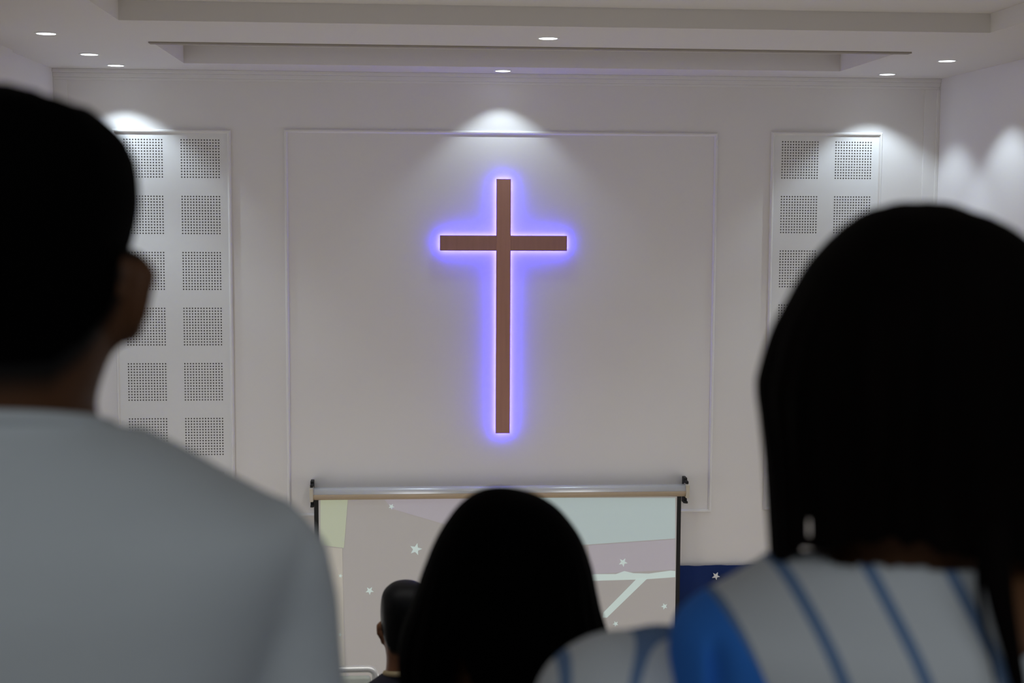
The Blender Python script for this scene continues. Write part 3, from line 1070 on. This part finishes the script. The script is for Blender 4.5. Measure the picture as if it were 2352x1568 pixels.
        tube(bm, [(ex(1470, 1600), .045, zz(1600)), (ex(1400, 1700), .04, zz(1700)), (ex(1370, 1830), .03, zz(1830)), (ex(1365, 1900), .025, zz(1900))], [.06, .074, .062, .046], 24)
        me2 = remesh(bm, .006, 7)
        wrinkle(me2, .0035, 16, 2.0 + s)
        cut(me2, lambda c: c.z < z(1895))
        sl_ = link('sleeve', me2, m2, w); thicken(sl_, .003)
    clothes_lower(w, Hh, M_trouser, .17)
    return w


# ---------------------------------------------------------------- woman with black hair, centre
def woman_middle():
    Y, fz = 1.7, -.27
    cpx = 1158
    o = at(cpx, 1300, Y); root = Vector((o.x, Y, fz))
    z = lambda py: at(cpx, py, Y).z - fz
    Hh = z(1134)
    bm = bmesh.new()
    hz = z(1134) - .122
    ellipsoid(bm, (0, 0, hz), (.073, .094, .108), 28, 20)
    head_features(bm, (0, 0, hz - .012), None, hw_=.070)
    zn = hz - .11
    tube(bm, [(0, -.012, zn + .06), (0, -.022, zn + .02), (0, -.024, zn - .03), (0, -.016, zn - .075), (0, -.005, zn - .12)], [.062, .064, .064, .062, .068], 26)
    sh = Hh * .82
    rows = [(sh + .045, -.075, .075, -.05, .045), (sh + .03, -.105, .105, -.062, .055), (sh + .012, -.145, .145, -.078, .07), (sh - .015, -.175, .175, -.092, .09),
            (sh - .06, -.178, .178, -.10, .115), (sh - .16, -.160, .160, -.10, .125), (sh - .28, -.140, .140, -.095, .10), (sh - .40, -.155, .155, -.10, .10)]
    loft(bm, resample(rows, 36)[::-1], 44, power=2.1)
    lower_body(bm, Hh, .165)
    ap = arm_pts(Hh, .192, sh - .06, out=.04)
    for s in (-1, 1):
        P = ap(s); limb(bm, P, [.042, .037, .032, .028, .022], 16); hand(bm, P[-1], s, (0, .25, -1))
    me = remesh(bm, .0075, 5); stubble(me, lambda c: 0.0)
    w = link('person', me, M_skin2); w.location = root
    tag(w, 'woman seen from behind with smooth jet-black hair, centred below the cross', 'person')
    fill_eyes(w, (0, 0, hz - .012))
    hrows = [(1123, 1128, 1160), (1128, 1108, 1190), (1138, 1086, 1226), (1152, 1066, 1258), (1180, 1038, 1294), (1235, 1002, 1334), (1300, 975, 1358), (1360, 955, 1370), (1400, 941, 1378), (1430, 928, 1386),
             (1470, 918, 1396), (1520, 914, 1404), (1568, 917, 1408), (1640, 925, 1404), (1720, 940, 1396)]
    hex_ = [(-.012, .012), (-.03, .03), (-.055, .052), (-.075, .07), (-.095, .085), (-.112, .098), (-.120, .102), (-.124, .10), (-.126, .095), (-.126, .09), (-.122, .085), (-.116, .08), (-.112, .075), (-.108, .07), (-.104, .065)]
    bm = bmesh.new()
    loft(bm, resample(rel(hrows, Y, root, hex_), 120)[::-1], 180)
    hm = bpy.data.meshes.new('hair'); bmesh.ops.recalc_face_normals(bm, faces=bm.faces); bm.to_mesh(hm); bm.free()
    for p_ in hm.polygons: p_.use_smooth = True
    for v in hm.vertices:
        a = math.atan2(v.co.x, -v.co.y)
        dz = max(0, min(1, (z(1220) - v.co.z) / .12))
        g = .0014 * math.sin(a * 25 + 2 * noise.noise(Vector((a * 3, v.co.z * 5, 0)))) + .0016 * noise.noise(Vector((a * 9, v.co.z * 3, 7)))
        f = 1 + g * dz / .1
        v.co.x *= f; v.co.y *= f

    def droph(c):
        px, py = to_px(c + root)
        if c.y > .035 and abs(c.x) < (.066 if c.z > hz - .12 else .040) and c.z < hz + .06: return True
        if c.y < 0 and py > 1512:                                   # the parting at the nape
            if abs(px - 1058) < 3 + (py - 1512) * .36: return True
        return py > 1705 + 14 * noise.noise(Vector((px * .06, 4, 1)))
    cut(hm, droph)
    hair = link('hair', hm, M_hair, w); thicken(hair, .004)
    bm = bmesh.new()
    rows = [(sh + .062, -.068, .068, -.062, .05), (sh + .05, -.085, .085, -.07, .06), (sh + .032, -.12, .12, -.078, .068), (sh + .012, -.158, .158, -.09, .08), (sh - .015, -.185, .185, -.102, .10),
            (sh - .06, -.188, .188, -.112, .125), (sh - .16, -.172, .172, -.114, .135), (sh - .28, -.158, .158, -.11, .115), (sh - .44, -.175, .175, -.12, .12)]
    loft(bm, resample(rows, 40)[::-1], 52, power=2.1)
    for s in (-1, 1):
        P = ap(s); limb(bm, P[:3], [.056, .053, .05], 20)
    sm = remesh(bm, .008, 6)
    cut(sm, lambda c: c.z > sh + .05 - .25 * c.y or c.z < .49 * Hh or (abs(c.x) > .17 and c.z < .66 * Hh))
    thicken(link('blouse', sm, M_slate, w), .003)
    clothes_lower(w, Hh, M_trouser)
    return w


# ---------------------------------------------------------------- far man
def man_far():
    Y, fz = 4.8, -1.35
    cpx = 931
    o = at(cpx, 1400, Y); root = Vector((o.x, Y, fz))
    z = lambda py: at(cpx, py, Y).z - fz
    Hh = z(1334)
    sym = lambda rows: [(py, cpx - w, cpx + w) for py, w in rows]
    rows = sym([(1336, 8), (1339, 24), (1346, 36), (1358, 47), (1375, 52), (1400, 54), (1430, 53), (1460, 50), (1490, 46), (1510, 44), (1540, 46), (1560, 56)])
    ext = [(-.015, .015), (-.045, .045), (-.066, .068), (-.084, .084), (-.096, .092), (-.10, .094), (-.096, .092), (-.088, .084), (-.074, .06), (-.066, .052), (-.064, .05), (-.072, .054)]
    hr = rel(rows, Y, root, ext)
    bm = bmesh.new(); loft(bm, resample(hr, 50)[::-1], 44)
    head_features(bm, (0, .004, z(1426)), None, ears=False)
    for s in (-1, 1):
        rot = Matrix.Rotation(s * math.radians(42), 3, 'Z') @ Matrix.Rotation(s * math.radians(10), 3, 'Y')
        ellipsoid(bm, (s * .0835, -.002, z(1447)), (.0105, .023, .031), rot=rot)
        ellipsoid(bm, (s * .0885, -.004, z(1437)), (.0110, .016, .017), rot=rot)
        ellipsoid(bm, (s * .0800, .002, z(1470)), (.009, .011, .012), rot=rot)
    sh = z(1600)
    trow = [(sh + .10, -.058, .058, -.06, .05), (sh + .07, -.085, .085, -.068, .055), (sh + .04, -.13, .13, -.08, .07), (sh + .005, -.185, .185, -.098, .09), (sh - .05, -.205, .205, -.11, .11),
            (sh - .16, -.19, .19, -.115, .12), (sh - .32, -.165, .165, -.105, .115), (sh - .48, -.16, .16, -.10, .11)]
    loft(bm, resample(trow, 36)[::-1], 44, power=2.15)
    lower_body(bm, Hh)
    ap = arm_pts(Hh, .215, sh - .065, out=.035)
    for s in (-1, 1):
        P = ap(s); limb(bm, P, [.048, .043, .038, .033, .025], 16); hand(bm, P[-1], s, (0, .25, -1))
    me = remesh(bm, .0075, 5)

    def hairline(phi):
        return z(interp([(0, 1482), (40, 1480), (55, 1468), (70, 1450), (82, 1432), (90, 1426), (110, 1416), (130, 1392), (150, 1370), (180, 1364)], phi)[0])

    def fade(co):
        if co.z < z(1510) or math.hypot(co.x, co.y) > .13: return 0.0
        phi = abs(math.degrees(math.atan2(co.x, -co.y)))
        if abs(co.x) > .074 and phi > 62 and co.z < z(1424): return 0.0
        t = max(0, min(1, (co.z - (hairline(phi) - .026)) / .024))
        return t * t * (3 - 2 * t)
    stubble(me, fade)
    m = link('person', me, M_skin3); m.location = root
    tag(m, 'man with close-cut black hair several rows ahead, half hidden behind the black-haired woman', 'person')
    fill_eyes(m, (0, .004, z(1426)))
    bm = bmesh.new()
    hrows = resample(hr[:10], 60)[::-1]
    loft(bm, hrows, 90, grow=.005)
    hm = bpy.data.meshes.new('hair'); bmesh.ops.recalc_face_normals(bm, faces=bm.faces); bm.to_mesh(hm); bm.free()
    for p_ in hm.polygons: p_.use_smooth = True
    cut(hm, lambda c: c.z < hairline(abs(math.degrees(math.atan2(c.x, -c.y)))) + .003)
    thicken(link('hair', hm, M_hair3, m), .004)
    bm = bmesh.new()
    srow = [(sh + .115, -.066, .066, -.072, .06), (sh + .095, -.070, .070, -.074, .062), (sh + .07, -.098, .098, -.08, .066), (sh + .04, -.142, .142, -.092, .08), (sh + .005, -.196, .196, -.11, .10), (sh - .05, -.216, .216, -.122, .12),
            (sh - .16, -.202, .202, -.128, .13), (sh - .32, -.18, .18, -.12, .125), (sh - .52, -.178, .178, -.115, .12)]
    loft(bm, resample(srow, 40)[::-1], 52, power=2.15)
    for s in (-1, 1):
        P = ap(s); limb(bm, P[:3], [.062, .058, .054], 20)
    sm = remesh(bm, .008, 6)
    cut(sm, lambda c: c.z > z(1534) - .25 * (c.y + .07) and math.hypot(c.x, c.y) < .2 or c.z < .50 * Hh or (abs(c.x) > .18 and c.z < .66 * Hh))
    shirt = link('shirt', sm, M_navy, m); thicken(shirt, .003)
    bm = bmesh.new()
    ptsb = []
    for kk in range(49):
        a = 2 * math.pi * kk / 48
        x, y = .069 * math.sin(a), -.073 * math.cos(a) if math.cos(a) > 0 else -.064 * math.cos(a)
        ptsb.append((x, y, z(1533) - .25 * (y + .07)))
    tube(bm, ptsb, .010, 10)
    tag(obj('collar', bm, M_tan, shirt, True), 'tan shirt collar')
    clothes_lower(m, Hh, M_trouser)
    return m


man_left()
woman_right()
woman_middle()
man_far()
